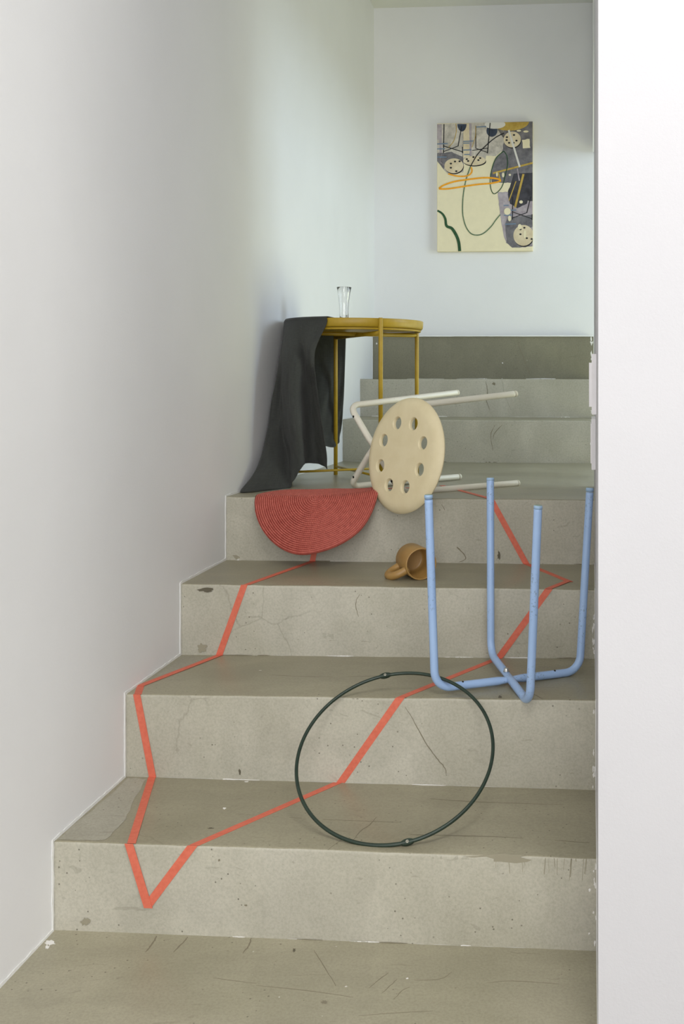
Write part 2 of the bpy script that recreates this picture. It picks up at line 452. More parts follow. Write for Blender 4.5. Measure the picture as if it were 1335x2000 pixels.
for px, py in ((751, 1317), (795, 1646)):
    t = hoop_ang(px, py); rd = ha * math.cos(t) + hb * math.sin(t); tg = hn.cross(rd).normalized(); c = hc + rd * hR
    V = []; Fc = []
    N = 28
    for s in (-1, 1):
        for i in range(N):
            a = 2 * math.pi * i / N
            V.append(c + tg * 0.0125 * math.cos(a) + rd * 0.0056 * math.sin(a) * (0.35 + 0.65 * abs(math.sin(a)) ** 0.5) + hn * 0.0026 * s)
    Fc = [tuple(range(N - 1, -1, -1)), tuple(range(N, 2 * N))] + [(i, (i + 1) % N, N + (i + 1) % N, N + i) for i in range(N)]
    lug = recalc(mesh_obj('lug', V, Fc, M['green'], hoop, False))
    rv = lathe('rivet_hole', [(0.0, 0.0), (0.0028, 0.0), (0.0028, 0.0036), (0.0018, 0.0036), (0.0, 0.003)], M['pale'], lug, 16, basis(tg, rd, tg.cross(rd) * (1 if tg.cross(rd).dot(hn) > 0 else -1), c))

# ------------------------------------------------------------------ blue upside-down stool frame
def chipped(name, c, c2, chip, rough=0.32, amount=0.63):
    n = NT(name)
    base = n.ramp(n.noise(8, 4), [(0.3, c2[:3]), (0.7, c[:3])])
    sp = n.ramp(n.noise(190, 4, 0.65), [(amount, K0), (amount + 0.025, W1)])
    pm = n.ramp(n.noise(11, 3, 0.6), [(0.5, K0), (0.6, W1)])
    base = n.mix(n.math('MULTIPLY', n.math('MULTIPLY', sp, pm), 0.45), base, chip)
    return n.fin(base, rough, n.bump(n.noise(260, 2), 0.03, 0.0005))
M['blue'] = chipped('powder_blue_paint', rgb(160, 187, 225), rgb(150, 178, 218), rgb(86, 98, 98), 0.32, 0.585)
M['bluecap'] = plain('worn_blue_cap', rgb(156, 184, 214), 0.55)
M['captop'] = chipped('worn_cap_top', rgb(150, 168, 158), rgb(130, 146, 132), rgb(96, 110, 84), 0.7, 0.5)
M['steel'] = NT('zinc_bolt').fin((0.62, 0.63, 0.63, 1), 0.28, None, Metallic=1.0)
TR = 0.0083
def end_cap(p, d, parent, side, top, r=TR):
    d = Vector(d).normalized(); x = d.orthogonal().normalized(); y = d.cross(x)
    c = lathe('end_cap', [(0, -0.001), (r * 0.9, -0.001), (r * 0.9, 0.0008), (r * 1.03, 0.0010), (r * 1.04, 0.0055), (r * 0.97, 0.0075), (r * 0.93, 0.0078)], side, parent, 20, basis(x, y, d, p))
    lathe('cap_face', [(r * 0.95, 0.0072), (r * 0.85, 0.0084), (0, 0.0086)], top, c, 20, basis(x, y, d, p))
def screw_hole(p, d, parent, r=0.0022, h=0.0006):
    d = Vector(d).normalized(); x = d.orthogonal().normalized(); y = d.cross(x)
    lathe('screw_hole', [(0, -0.001), (r, -0.001), (r, h), (0, h)], M['hole'], parent, 14, basis(x, y, d, p))
def flat_tube(name, path, r, mat, parent, c, axis, squash, span=0.034, n=16):
    """tube that is pressed flat around the crossing point c"""
    pts = []
    for a, b in zip(path[:-1], path[1:]):
        k = max(1, int((b - a).length / 0.006)); pts += [a + (b - a) * (i / k) for i in range(k)]
    pts.append(path[-1])
    v, f = tube_data(pts, r, n); out = []
    for i, q in enumerate(v):
        ci = pts[min(i // n, len(pts) - 1)]; d = (ci - c).length
        if d < span:
            s = (1 - (d / span) ** 2) ** 1.5; off = (q - ci).dot(axis)
            q = q - axis * off * squash * s
        out.append(q)
    return mesh_obj(name, out, f, mat, parent, True)

bl = tag(empty('stool', (0.0, 2.12, CZ - 0.632)), 'pale blue seatless metal stool standing upside down, four legs in the air', 'stool')
AL, AR = P(849, 1343, 2.040), P(1131, 1309, 2.175)
BB, BF = P(958, 1279, 2.245), P(1034, 1380, 1.975)
tA = [P(836.6, 974, 2.035), AL, AR, P(1151, 960, 2.205)]
tB = [P(957, 940, 2.275), BB, BF, P(1050, 995, 1.955)]
cross = P(989, 1323, 2.125)
fA = fillet(tA, 0.036, 12); fB = fillet(tB, 0.036, 12)
zc = Vector((0, 0, 1))
ua = flat_tube('leg_tube', fA, TR, M['blue'], bl, cross, zc, 0.45)
ub = flat_tube('leg_tube', fB, TR, M['blue'], bl, cross, zc, 0.35)
ua.location.z -= 0.002; ub.location.z += 0.003
for a, b in ((tA[0], tA[1]), (tA[3], tA[2]), (tB[0], tB[1]), (tB[3], tB[2])):
    end_cap(a, a - b, bl, M['bluecap'], M['captop'])
def hexbolt(c, parent):
    b = lathe('bolt', [(0, 0), (0.0066, 0), (0.0066, 0.0012), (0.0048, 0.0014), (0.0048, 0.006), (0.003, 0.0072), (0, 0.0072)], M['steel'], parent, 18, Matrix.Translation(c))
qb = BB + (BF - BB) * ((P(990, 1318, 2.13) - BB).dot(BF - BB) / (BF - BB).length_squared)
hexbolt(qb + Vector((0, 0, 0.0085)), bl)
dA = (AR - AL).normalized(); dB = (BF - BB).normalized()
for p, d in ((P(903, 1333, 2.063), dA), (P(1081, 1310, 2.152), dA), (P(968, 1289, 2.228), dB), (P(1020, 1356, 2.0), dB)):
    base = AL if d is dA else BB; t = (p - base).dot(d); q = base + d * t
    nr = (Vector((0, -0.35, 1)) - d * Vector((0, -0.35, 1)).dot(d)).normalized()
    screw_hole(q + nr * TR + Vector((0, 0, 0.003 if d is dB else -0.002)), nr, bl)

# ------------------------------------------------------------------ cream stool frame lying on its side, with its seat
M['cream'] = chipped('cream_paint', rgb(232, 228, 214), rgb(224, 219, 204), rgb(150, 140, 118), 0.34, 0.66)
M['creamcap'] = plain('cream_cap', rgb(222, 217, 198), 0.5)
sR = Matrix(((-0.6889, -0.0252, 0.7244), (0.7248, -0.0284, 0.6884), (0.0033, 0.9993, 0.0379)))
sT = Vector((-0.3783, 2.798, CZ - 0.1893)); g0, g1, sL = 0.1137, 0.1305, 0.4102
def sw(x, y, z): return sT + sR @ Vector((x, y, z))
sf = tag(empty('stool', (-0.3, 2.85, CZ - 0.311)), 'cream metal stool with round beige perforated seat toppled on its side', 'stool')
CR = 0.0088
ax = (sR @ Vector((0, 0, 1))).normalized()
for sx in (1, -1):
    pts = [sw(sx * g1, g1, sL), sw(sx * g0, g0, 0), sw(-sx * g0, -g0, 0), sw(-sx * g1, -g1, sL)]
    o = flat_tube('leg_tube', fillet(pts, 0.032, 12), CR, M['cream'], sf, sT, ax, 0.42)
    o.location += ax * 0.003 * sx
    end_cap(pts[0], pts[0] - pts[1], sf, M['creamcap'], M['creamcap'], CR); end_cap(pts[3], pts[3] - pts[2], sf, M['creamcap'], M['creamcap'], CR)
    for s in (1, -1):
        screw_hole(sw(sx * s * g0 * 0.74, s * g0 * 0.74, 0) - ax * (CR - 0.003 * sx), -ax, sf, 0.0034)

n = NT('beige_plastic')
sc_ = n.ramp(n.noise(24, 4, 0.6), [(0.3, rgb(216, 202, 164)[:3]), (0.7, rgb(223, 210, 174)[:3])])
M['seat'] = n.fin(sc_, 0.55, n.bump(n.noise(600, 2), 0.06, 0.0006))
SR = 0.1475; sn = Vector((-0.705, -0.690, 0.165)).normalized()
sc0 = P(782.5, 888, 2.575)
sx_ = Vector((0, 0, 1)).cross(sn).normalized(); sy_ = sn.cross(sx_)
prof = [(0, 0.0), (0.118, 0.0), (0.124, -0.0006), (0.130, -0.0019), (0.1355, -0.004), (0.1405, -0.007), (0.1443, -0.0105), (SR - 0.0008, -0.0135), (SR, -0.0155), (SR - 0.001, -0.0185), (SR - 0.004, -0.0195), (SR - 0.009, -0.016), (0.128, -0.0105), (0.10, -0.0085), (0, -0.0085)]
SM = basis(sx_, sy_, sn, sc0)
v, f = lathe_data(prof, 96)
bm = bmesh.new()
for q in v: bm.verts.new(q)
bm.verts.ensure_lookup_table()
for q in f:
    try: bm.faces.new([bm.verts[i] for i in q])
    except ValueError: pass
bmesh.ops.remove_doubles(bm, verts=bm.verts, dist=1e-6); bmesh.ops.dissolve_degenerate(bm, edges=bm.edges, dist=1e-7)
bmesh.ops.recalc_face_normals(bm, faces=bm.faces)
sm = bpy.data.meshes.new('stool_seat'); bm.to_mesh(sm); bm.free()
seat = link('seat', sm, M['seat'])
cut_v = []; cut_f = []
for k in range(8):
    a = math.radians(22.5 + 45 * k); cx, cy = 0.0855 * math.cos(a), 0.0855 * math.sin(a)
    cv, cf = lathe_data([(0, 0.02), (0.0182, 0.02), (0.0182, 0.0008), (0.0166, -0.0010), (0.0156, -0.0024), (0.0150, -0.0045), (0.0150, -0.03), (0, -0.03)], 28, Matrix.Translation((cx, cy, 0)))
    b0 = len(cut_v); cut_v += cv; cut_f += [tuple(i + b0 for i in q) for q in cf]
cm = mesh_obj('cutter', cut_v, cut_f)
bm = bmesh.new(); bm.from_mesh(cm.data); bmesh.ops.remove_doubles(bm, verts=bm.verts, dist=1e-6); bmesh.ops.dissolve_degenerate(bm, edges=bm.edges, dist=1e-7); bmesh.ops.recalc_face_normals(bm, faces=bm.faces); bm.to_mesh(cm.data); bm.free()
md = seat.modifiers.new('holes', 'BOOLEAN'); md.operation = 'DIFFERENCE'; md.solver = 'EXACT'; md.object = cm
dg = bpy.context.evaluated_depsgraph_get(); dg.update()
nm = bpy.data.meshes.new_from_object(seat.evaluated_get(dg)); seat.modifiers.clear(); seat.data = nm
bpy.data.objects.remove(cm)
if not nm.materials: nm.materials.append(M['seat'])
for p in nm.polygons: p.use_smooth = True; p.material_index = 0
nm.set_sharp_from_angle(angle=math.radians(21))
nm.transform(SM); seat.parent = sf; seat.matrix_parent_inverse = Matrix.Translation(-sf.location)
tag(seat, 'round beige plastic seat with eight holes')

# ------------------------------------------------------------------ mug
n = NT('ochre_stoneware')
M['mug'] = n.fin(n.ramp(n.noise(30, 4, 0.6), [(0.3, rgb(154, 119, 64)[:3]), (0.7, rgb(167, 131, 76)[:3])]), 0.38, n.bump(n.noise(240, 2), 0.05, 0.0006))
mr = 0.0378
z3 = level(3, -0.22) + mr
mo = P(822.5, 1102.6, 2.405); mo.z = z3
md_ = Vector((0.40, -0.916, 0.0)).normalized(); mside = Vector((md_.y, -md_.x, 0)) ; mside = mside if mside.x < 0 else -mside
mM = basis(mside, md_.cross(mside), md_, mo - md_ * 0.090)
mug = tag(empty('mug', (mo.x - 0.02, mo.y + 0.04, level(3, -0.22))), 'ochre brown stoneware mug lying on its side on a step', 'mug')
H = 0.090
lathe('body', [(0, 0.0015), (0.026, 0.0015), (0.027, 0.0), (0.031, 0.0), (0.0345, 0.003), (mr, 0.009), (mr, H - 0.002), (mr - 0.0012, H), (mr - 0.0026, H), (mr - 0.0036, H - 0.002), (mr - 0.0036, 0.013), (0.029, 0.007), (0.026, 0.0062), (0, 0.006)], M['mug'], mug, 64, mM)
hd = (mside * math.cos(math.radians(25)) + Vector((0, 0, -1)) * math.sin(math.radians(25)))
hp = []
for q in [(0.030, 0.018), (0.046, 0.0185), (0.060, 0.023), (0.0695, 0.033), (0.0715, 0.046), (0.0685, 0.058), (0.059, 0.0675), (0.046, 0.0715), (0.030, 0.0725)]:
    hp.append(mo - md_ * (H - q[1]) + hd * q[0])
tube('handle', crom(hp, 5), 0.0096, M['mug'], mug, 18)
# ------------------------------------------------------------------ woven round mat
n = NT('woven_coral')
M['mat'] = n.fin(n.ramp(n.noise(90, 3, 0.6), [(0.3, rgb(168, 80, 69)[:3]), (0.7, rgb(190, 100, 87)[:3])]), 0.55, n.bump(n.noise(900, 2), 0.2, 0.0006))
MRr = 0.161; NR = 30; pitch = MRr / NR; NA = 620; SUB = 7
mx, my = -0.504, riserY(3, -0.5) - 0.002
mzt = level(4, mx, my)
V = []; Fc = []
def mat_pt(r, th, h):
    x = r * math.cos(th); s = r * math.sin(th)             # s > 0 lies on the landing
    s -= 0.012
    rho = 0.030; amax = math.radians(56 - 40 * (x / MRr) * 0.35)
    if s >= -0.0:
        q = Vector((x, s, 0)); nr = Vector((0, 0, 1))
    else:
        d = -s
        if d < rho * amax:
            a = d / rho; q = Vector((x, -rho * math.sin(a), -rho * (1 - math.cos(a))))
        else:
            a = amax; e = d - rho * amax
            q = Vector((x, -rho * math.sin(a) - e * math.cos(a), -rho * (1 - math.cos(a)) - e * math.sin(a)))
        nr = Vector((0, -math.sin(a), math.cos(a)))
    lift = 0.020 * max(0, (x - 0.04) / 0.12) ** 1.6 * (1 if s > -0.03 else max(0, 1 + (s + 0.03) / 0.08))
    q.z += lift + 0.0012 * math.sin(x * 40) + 0.0036
    q.y += -0.07 * x
    return Vector((mx, my, mzt)) + q + nr * h
JR = (NR + 1) * SUB                                       # rows follow the spiral of the braid
for j in range(JR + 1):
    ph = (j / SUB) % 1.0; ring = abs(math.sin(math.pi * ph)) ** 0.42
    for i in range(NA):
        th = 2 * math.pi * i / NA + math.pi / 2; rr = (j / SUB - i / NA) * pitch
        cnt = max(6, int(2 * math.pi * max((j // SUB) * pitch, 0.004) / 0.0056))
        bead = 0.70 + 0.30 * abs(math.sin(th * cnt / 2 + (0.8 if (j // SUB) % 2 else 0)))
        edge = rr >= MRr - 1e-6
        V.append(mat_pt(min(max(rr, 0), MRr), th, 0.0 if edge else 0.0048 * ring * bead))
for j in range(1, JR + 1):
    for i in range(NA):
        r1 = (j / SUB - i / NA) * pitch
        if r1 <= 1e-9 or (j - 1) / SUB * pitch - i / NA * pitch >= MRr: continue
        if i < NA - 1: Fc.append(((j - 1) * NA + i, j * NA + i, j * NA + i + 1, (j - 1) * NA + i + 1))
        elif j - 1 - SUB >= 0: Fc.append(((j - 1) * NA + i, j * NA + i, (j - SUB) * NA, (j - 1 - SUB) * NA))
b0 = len(V)                                                 # underside
for j in (1.0, 1.0, 0.7, 0.45, 0.2, 0.0):
    for i in range(NA): V.append(mat_pt(MRr * j, 2 * math.pi * i / NA + math.pi / 2, -0.0016 if len(V) - b0 >= NA else 0.0))
rows = [b0 + k * NA for k in range(6)]
for a, b in zip(rows[:-1], rows[1:]):
    for i in range(NA):
        q = (i + 1) % NA; Fc.append((a + i, b + i, b + q, a + q))
mato = mesh_obj('placemat', V, Fc, M['mat'], None, True)
mato.data.set_sharp_from_angle(angle=math.radians(60))
tag(mato, 'round coral red woven placemat drooping over the landing edge', 'placemat')

# ------------------------------------------------------------------ mustard tray table
n = NT('mustard_powder_coat')
M['must'] = n.fin(n.ramp(n.noise(40, 3), [(0.3, rgb(168, 138, 30)[:3]), (0.7, rgb(180, 149, 40)[:3])]), 0.42, n.bump(n.noise(700, 2), 0.08, 0.0006))
tcx, tcy = -0.4896, 3.2; ttop = CZ + 0.179; tR = 0.2105
tz0 = level(4, tcx, tcy)
tb = tag(empty('tray_table', (tcx, tcy, tz0)), 'round mustard yellow metal tray table standing on the landing', 'table')
TM = Matrix.Translation((tcx, tcy, ttop))
lathe('tray', [(0, -0.0205), (0.19, -0.0205), (0.2015, -0.019), (0.2055, -0.012), (0.2065, -0.0012), (0.2075, 0), (0.2095, 0), (tR, -0.0012), (0.2100, -0.013), (0.2088, -0.0225), (0.2055, -0.0262), (0.19, -0.0268), (0, -0.0225)], M['must'], tb, 120, TM)
tube('support_ring', [Vector((tcx + 0.2 * math.cos(a), tcy + 0.2 * math.sin(a), ttop - 0.0305)) for a in [2 * math.pi * i / 96 for i in range(96)]], 0.0034, M['must'], tb, 10, True)
LO = [(0.101, -0.1865), (0.189, 0.098), (-0.097, 0.189), (-0.189, -0.098)]
LO = [(x, y) for x, y in LO]
for i, (x, y) in enumerate(LO):
    X, Y = tcx + x, tcy + y
    k = 1.018 if i == 0 else 0.965
    X, Y = tcx + x * k, tcy + y * k
    top = ttop + 0.0008 if i == 0 else ttop - 0.026
    tube('leg', [(X, Y, level(4, X, Y)), (X, Y, top - 0.001), (X, Y, top)], 0.0066, M['must'], tb, 16, False, lambda t: 0.0066 if t < 0.9 else 0.0062)
for a, b, dz in ((0, 2, 0.0), (1, 3, 0.006)):
    A, B = LO[a], LO[b]
    for z, r in ((ttop - 0.043 + dz * 0.6, 0.0062), (tz0 + 0.026 + dz, 0.0036)):
        tube('crossbar', [(tcx + A[0] * 0.965, tcy + A[1] * 0.965, z), (tcx + B[0] * 0.965, tcy + B[1] * 0.965, z)], r, M['must'], tb, 12)

# ------------------------------------------------------------------ glass vase on the tray
n = NT('clear_glass'); M['glass'] = n.fin((1, 1, 1, 1), 0.0, None, Transmission_Weight=1.0, IOR=1.47)
gc = P(671.5, 600, 3.2); gz = ttop - 0.0203
prof_o = [(0.0, 0), (0.0165, 0), (0.0165, 0.006), (0.0142, 0.03), (0.0140, 0.05), (0.0155, 0.08), (0.0190, 0.108), (0.0228, 0.127)]
prof_i = [(0.0224, 0.1276), (0.0219, 0.127), (0.0180, 0.108), (0.0145, 0.08), (0.0129, 0.05), (0.0126, 0.03), (0.0110, 0.016), (0.0, 0.014)]
pr = prof_o + prof_i; V = []; Fc = []; N = 48; m_ = len(pr)
for k in range(N):
    for j, (r, z) in enumerate(pr):
        a = 2 * math.pi * k / N
        fac = 1.0
        if j < len(prof_o) and 0 < j < len(prof_o) - 1:
            fac = 1 - 0.035 * abs(math.sin(a * 4))            # cut flutes
        V.append(Vector((gc.x + r * fac * math.cos(a), gc.y + r * fac * math.sin(a), gz + z)))
for k in range(N):
    q = (k + 1) % N
    for j in range(m_ - 1): Fc.append((k * m_ + j, q * m_ + j, q * m_ + j + 1, k * m_ + j + 1))
gl = mesh_obj('glass_vase', V, Fc, M['glass'], None, True)
bm = bmesh.new(); bm.from_mesh(gl.data); bmesh.ops.remove_doubles(bm, verts=bm.verts, dist=1e-6); bmesh.ops.dissolve_degenerate(bm, edges=bm.edges, dist=1e-7); bmesh.ops.recalc_face_normals(bm, faces=bm.faces); bm.to_mesh(gl.data); bm.free()
tag(gl, 'slim clear cut glass vase standing on the mustard table', 'vase')

# ------------------------------------------------------------------ dark cloth over the table
n = NT('charcoal_linen')
uv = n.n('ShaderNodeUVMap').outputs[0]
def weave(sc, stretch):
    mp = n.n('ShaderNodeMapping'); mp.inputs['Scale'].default_value = stretch; n.l(uv, mp.inputs[0])
    return n.noise(sc, 3, 0.6, mp.outputs[0])
wv = n.math('ADD', weave(6, (60, 3, 1)), weave(6, (3, 60, 1)))
cl = n.ramp(n.math('MULTIPLY', wv, 0.5), [(0.35, rgb(44, 46, 46)[:3]), (0.65, rgb(77, 79, 75)[:3])])
M['cloth'] = n.fin(cl, 0.85, n.bump(wv, 0.5, 0.0012), Sheen_Weight=0.1)
tr = n.n('ShaderNodeBsdfTranslucent'); tr.inputs[0].default_value = rgb(150, 150, 128)
mxs = n.n('ShaderNodeMixShader'); mxs.inputs[0].default_value = 0.22
n.l(n.b.outputs[0], mxs.inputs[1]); n.l(tr.outputs[0], mxs.inputs[2]); n.l(mxs.outputs[0], n.t.nodes['Material Output'].inputs[0])
def rim(phi, R, z): 
    a = math.radians(phi); return Vector((tcx - R * math.sin(a), tcy - R * math.cos(a), z))
phis = [14 + (163 - 14) * i / 13 for i in range(14)]
rows = [
    [rim(p, 0.130, ttop + 0.0012) for p in phis],
    [rim(p, 0.202, ttop + 0.0035) for p in phis],
    [rim(p, 0.2155, ttop + 0.0005) for p in phis],
    [rim(p, 0.2185, ttop - 0.020) for p in phis],
]
def crow(lst): return [P(x, y, Y) for x, y, Y in lst]
rows.append(crow([(614, 690, 2.985), (605, 692, 2.965), (595, 694, 2.995), (582, 694, 2.965), (568, 695, 2.960), (557, 697, 2.975), (550, 700, 3.01), (546, 702, 3.06), (556, 700, 3.19), (580, 698, 3.31), (607, 696, 3.37), (634, 696, 3.395), (656, 696, 3.41), (674, 696, 3.415)]))
rows.append(crow([(619, 760, 2.990), (610, 765, 3.035), (594, 768, 3.015), (578, 770, 2.940), (565, 770, 2.935), (552, 772, 2.990), (547, 776, 3.030), (533, 778, 3.03), (550, 780, 3.18), (578, 780, 3.30), (603, 778, 3.345), (630, 775, 3.36), (652, 775, 3.395), (671, 772, 3.41)]))
rows.append(crow([(629, 830, 2.990), (615, 835, 3.060), (597, 838, 3.035), (584, 840, 2.925), (569, 842, 2.925), (555, 845, 2.990), (540, 850, 2.965), (521, 845, 2.975), (545, 845, 3.15), (573, 835, 3.28), (600, 832, 3.325), (626, 830, 3.345), (648, 830, 3.38), (667, 828, 3.40)]))
rows.append(crow([(637, 880, 2.990), (619, 878, 3.060), (599, 880, 3.030), (588, 884, 2.930), (573, 893, 2.920), (562, 905, 2.955), (538, 906, 2.900), (507, 908, 2.875), (540, 885, 3.12), (570, 862, 3.26), (598, 858, 3.315), (624, 854, 3.335), (648, 856, 3.37), (664, 850, 3.395)]))
rows.append(crow([(640, 916, 2.995), (621, 906, 3.060), (598, 905, 3.030), (592, 911, 2.940), (574, 938, 2.915), (566, 953, 2.900), (521, 957.5, 2.83), (470, 959, 2.775), (536, 910, 3.08), (568, 882, 3.24), (596, 876, 3.305), (622, 868, 3.325), (650, 874, 3.365), (662, 864, 3.39)]))
fine = [crom(r, 8) for r in rows]
colsn = len(fine[0])
cols = [crom([fine[j][i] for j in range(len(fine))], 9) for i in range(colsn)]
nr_ = len(cols[0]); V = []; Fc = []
for i in range(colsn):
    for j in range(nr_):
        p = cols[i][j].copy(); t = max(0, j - 30) / nr_
        d = noise.noise(Vector((i * 0.16, j * 0.05, 2.2))) * 0.012 * t + noise.noise(Vector((i * 0.30 + j * 0.10, j * 0.12 - i * 0.05, 8.2))) * 0.008 * min(1, t * 3) + abs(noise.noise(Vector((i * 0.11 + j * 0.03, j * 0.035, 4.4)))) * 0.016 * t
        nrm = Vector((p.x - tcx, p.y - tcy, 0))
        if nrm.length > 1e-4: p += nrm.normalized() * d
        wx = xl(p.y) + 0.006
        if p.x < wx: p.x = wx
        zt = level(4, p.x, p.y) + 0.003
        if p.z < zt: p.z = zt
        V.append(p)
for i in range(colsn - 1):
    for j in range(nr_ - 1): Fc.append((i * nr_ + j, (i + 1) * nr_ + j, (i + 1) * nr_ + j + 1, i * nr_ + j + 1))
cloth = recalc(mesh_obj('cloth', V, Fc, M['cloth'], None, True))
uvl = cloth.data.uv_layers.new(name='UVMap')
for lp in cloth.data.loops:
    i, j = divmod(lp.vertex_index, nr_); uvl.data[lp.index].uv = (i / colsn * 1.6, j / nr_ * 1.2)
so = cloth.modifiers.new('thick', 'SOLIDIFY'); so.thickness = 0.0016; so.offset = 0
tag(cloth, 'dark charcoal linen cloth hanging off the mustard table down to the floor', 'cloth')

# ------------------------------------------------------------------ canvas on the back wall
M['canvas'] = plain('cream_canvas', rgb(238, 227, 192), 0.8)
def wallY(X): return 4.704 + (X - (xl(4.69) - 0.1)) * ((4.516 - 4.704) / (xr(4.55) + 1.6 - xl(4.69) + 0.1))
cxl = (853 - PX) / F; cxr = (1040 - PX) / F
A = Vector((0, 0, 0)); 
def on_wall(px, py):
    Y = 4.6
    for _ in range(8): X = (px - PX) / F * Y; Y = wallY(X) - 0.026
    return Vector((X, Y, CZ - (py - PY) / F * Y))
TL, TRc, BLc = on_wall(853, 241), on_wall(1040, 239.5), on_wall(853.5, 491.5)
ex = TRc - TL; ex.z = 0; wd = ex.length; ex.normalize(); ez = Vector((0, 0, 1)); en = Vector((ex.y, -ex.x, 0))
ht = TL.z - BLc.z
pic = tag(empty('painting', TL + ex * wd / 2 - ez * ht), 'cream canvas with grey photo collage and orange and green lines', 'painting')
def CP(x, y, d): return TL + ex * ((x - 130) / 1088 * wd) - ez * ((y - 115) / 1458 * ht) + en * (d * 0.4 if d > 0 else d)
def plate(name, pts, d, mat, th=0.0004):
    n_ = len(pts); V = [CP(x, y, d) for x, y in pts] + [CP(x, y, d + th) for x, y in pts]
    Fc = [tuple(range(n_ - 1, -1, -1)), tuple(range(n_, 2 * n_))] + [(i, (i + 1) % n_, n_ + (i + 1) % n_, n_ + i) for i in range(n_)]
    return recalc(mesh_obj(name, V, Fc, mat, pic))
V = []
for d in (-0.0255, 0.0):
    for x, y in ((130, 115), (1218, 115), (1218, 1573), (130, 1573)): V.append(CP(x, y, d))
cv = recalc(mesh_obj('canvas', V, [(0, 1, 2, 3), (4, 5, 6, 7), (0, 1, 5, 4), (1, 2, 6, 5), (2, 3, 7, 6), (3, 0, 4, 7)], M['canvas'], pic))
bv = cv.modifiers.new('soft', 'BEVEL'); bv.width = 0.002; bv.segments = 2
def coll(name, lo, hi, sc):
    n = NT(name); return n.fin(n.ramp(n.noise(sc, 6, 0.7), [(0.3, lo[:3]), (0.7, hi[:3])]), 0.75)
M['cgrey'] = coll('collage_light_grey', rgb(158, 151, 142), rgb(224, 216, 205), 26)
M['cmid'] = coll('collage_mid_grey', rgb(84, 82, 88), rgb(134, 130, 134), 30)
M['cdark'] = coll('collage_charcoal', rgb(38, 37, 42), rgb(74, 72, 80), 30)
M['clil'] = coll('collage_lilac_grey', rgb(142, 130, 138), rgb(190, 180, 184), 20)
M['cbeige'] = coll('collage_beige', rgb(204, 186, 152), rgb(232, 218, 188), 20)
M['cgold'] = coll('collage_gold', rgb(168, 136, 52), rgb(206, 176, 88), 26)
M['cwhite'] = plain('collage_white', rgb(224, 220, 214), 0.8)
M['cnavy'] = coll('collage_navy', rgb(36, 44, 62), rgb(66, 78, 98), 30)
M['cblack'] = plain('black_line', rgb(26, 26, 30), 0.7)
M['cblue'] = plain('blue_tick', rgb(112, 134, 158), 0.7)
M['oran'] = coll('orange_crayon', rgb(236, 152, 16), rgb(250, 178, 36), 90)
M['grn'] = coll('green_crayon', rgb(22, 62, 34), rgb(48, 92, 54), 90)
M['paleg'] = coll('thin_green_crayon', rgb(60, 92, 64), rgb(120, 140, 108), 120)
random.seed(11)
def torn(pts, jit=5, step=26):
    out = []
    for i in range(len(pts)):
        a = pts[i]; b = pts[(i + 1) % len(pts)]; L = math.hypot(b[0] - a[0], b[1] - a[1]); k = max(1, int(L / step))
        for q in range(k):
            x = a[0] + (b[0] - a[0]) * q / k; y = a[1] + (b[1] - a[1]) * q / k
            inside = 134 < x < 1212 and 120 < y
            out.append((x + (random.uniform(-jit, jit) if q and inside else 0), y + (random.uniform(-jit, jit) if q and inside else 0)))
    return out
def frag(pts, mat, d=0.0, jit=5): return plate('collage_piece', torn(pts, jit), d, mat)
frag([(131, 124), (432, 118), (430, 676), (250, 688), (205, 640), (131, 545)], M['cgrey'])
frag([(432, 118), (745, 116), (890, 200), (900, 300), (872, 440), (800, 498), (690, 490), (676, 560), (530, 604), (415, 580)], M['cgrey'])
frag([(131, 455), (300, 440), (425, 500), (430, 560), (250, 560), (205, 640), (131, 545)], M['cmid'], 0.0004)
frag([(745, 116), (1216, 112), (1216, 795), (960, 802), (752, 794), (735, 700), (782, 560), (812, 512), (872, 440), (895, 300)], M['cmid'])
frag([(1000, 700), (1216, 690), (1216, 1010), (960, 1010), (935, 900), (975, 795)], M['cdark'], 0.0004, 3)
frag([(820, 905), (935, 905), (965, 1010), (1216, 1010), (1216, 1522), (1100, 1532), (985, 1536), (915, 1480), (872, 1250)], M['clil'])
frag([(930, 1200), (1216, 1160), (1216, 1300), (1000, 1380), (1010, 1440), (1216, 1522), (985, 1536), (915, 1480), (890, 1290)], M['cmid'], 0.0004)
frag([(975, 795), (1130, 770), (1200, 860), (1150, 1040), (1040, 1090), (960, 1040), (935, 930)], M['cdark'], 0.0008, 4)
frag([(1095, 320), (1180, 308), (1190, 410), (1105, 415)], M['canvas'], 0.0004)
frag([(131, 124), (185, 123), (185, 560), (215, 590), (200, 600), (160, 560), (155, 300), (131, 300)], M['clil'], 0.0004, 2)
frag([(430, 122), (500, 120), (498, 500), (430, 510)], M['cbeige'], 0.0004, 2)
frag([(495, 122), (525, 121), (522, 600), (508, 600)], M['clil'], 0.0008, 1)
frag([(820, 905), (870, 912), (925, 1490), (895, 1420), (850, 1180)], M['clil'], 0.0008, 3)
def disc(cx, cy, rx, ry, mat, d, name='collage_disc', a0=0, a1=360, rot=0):
    pts = []
    for i in range(33):
        a = math.radians(a0 + (a1 - a0) * i / 32); x, y = rx * math.cos(a), ry * math.sin(a); r_ = math.radians(rot)
        pts.append((cx + x * math.cos(r_) - y * math.sin(r_), cy + x * math.sin(r_) + y * math.cos(r_)))
    if a1 - a0 == 360: pts = pts[:-1]
    return plate(name, [(min(max(x, 131), 1217), min(max(y, 116), 1572)) for x, y in pts], d, mat)
disc(415, 128, 52, 84, M['cnavy'], 0.0008, a0=0, a1=180)
disc(755, 210, 62, 68, M['cnavy'], 0.0008)
disc(960, 112, 215, 100, M['cgold'], 0.0012, a0=0, a1=180); disc(790, 140, 118, 48, M['cwhite'], 0.0016)
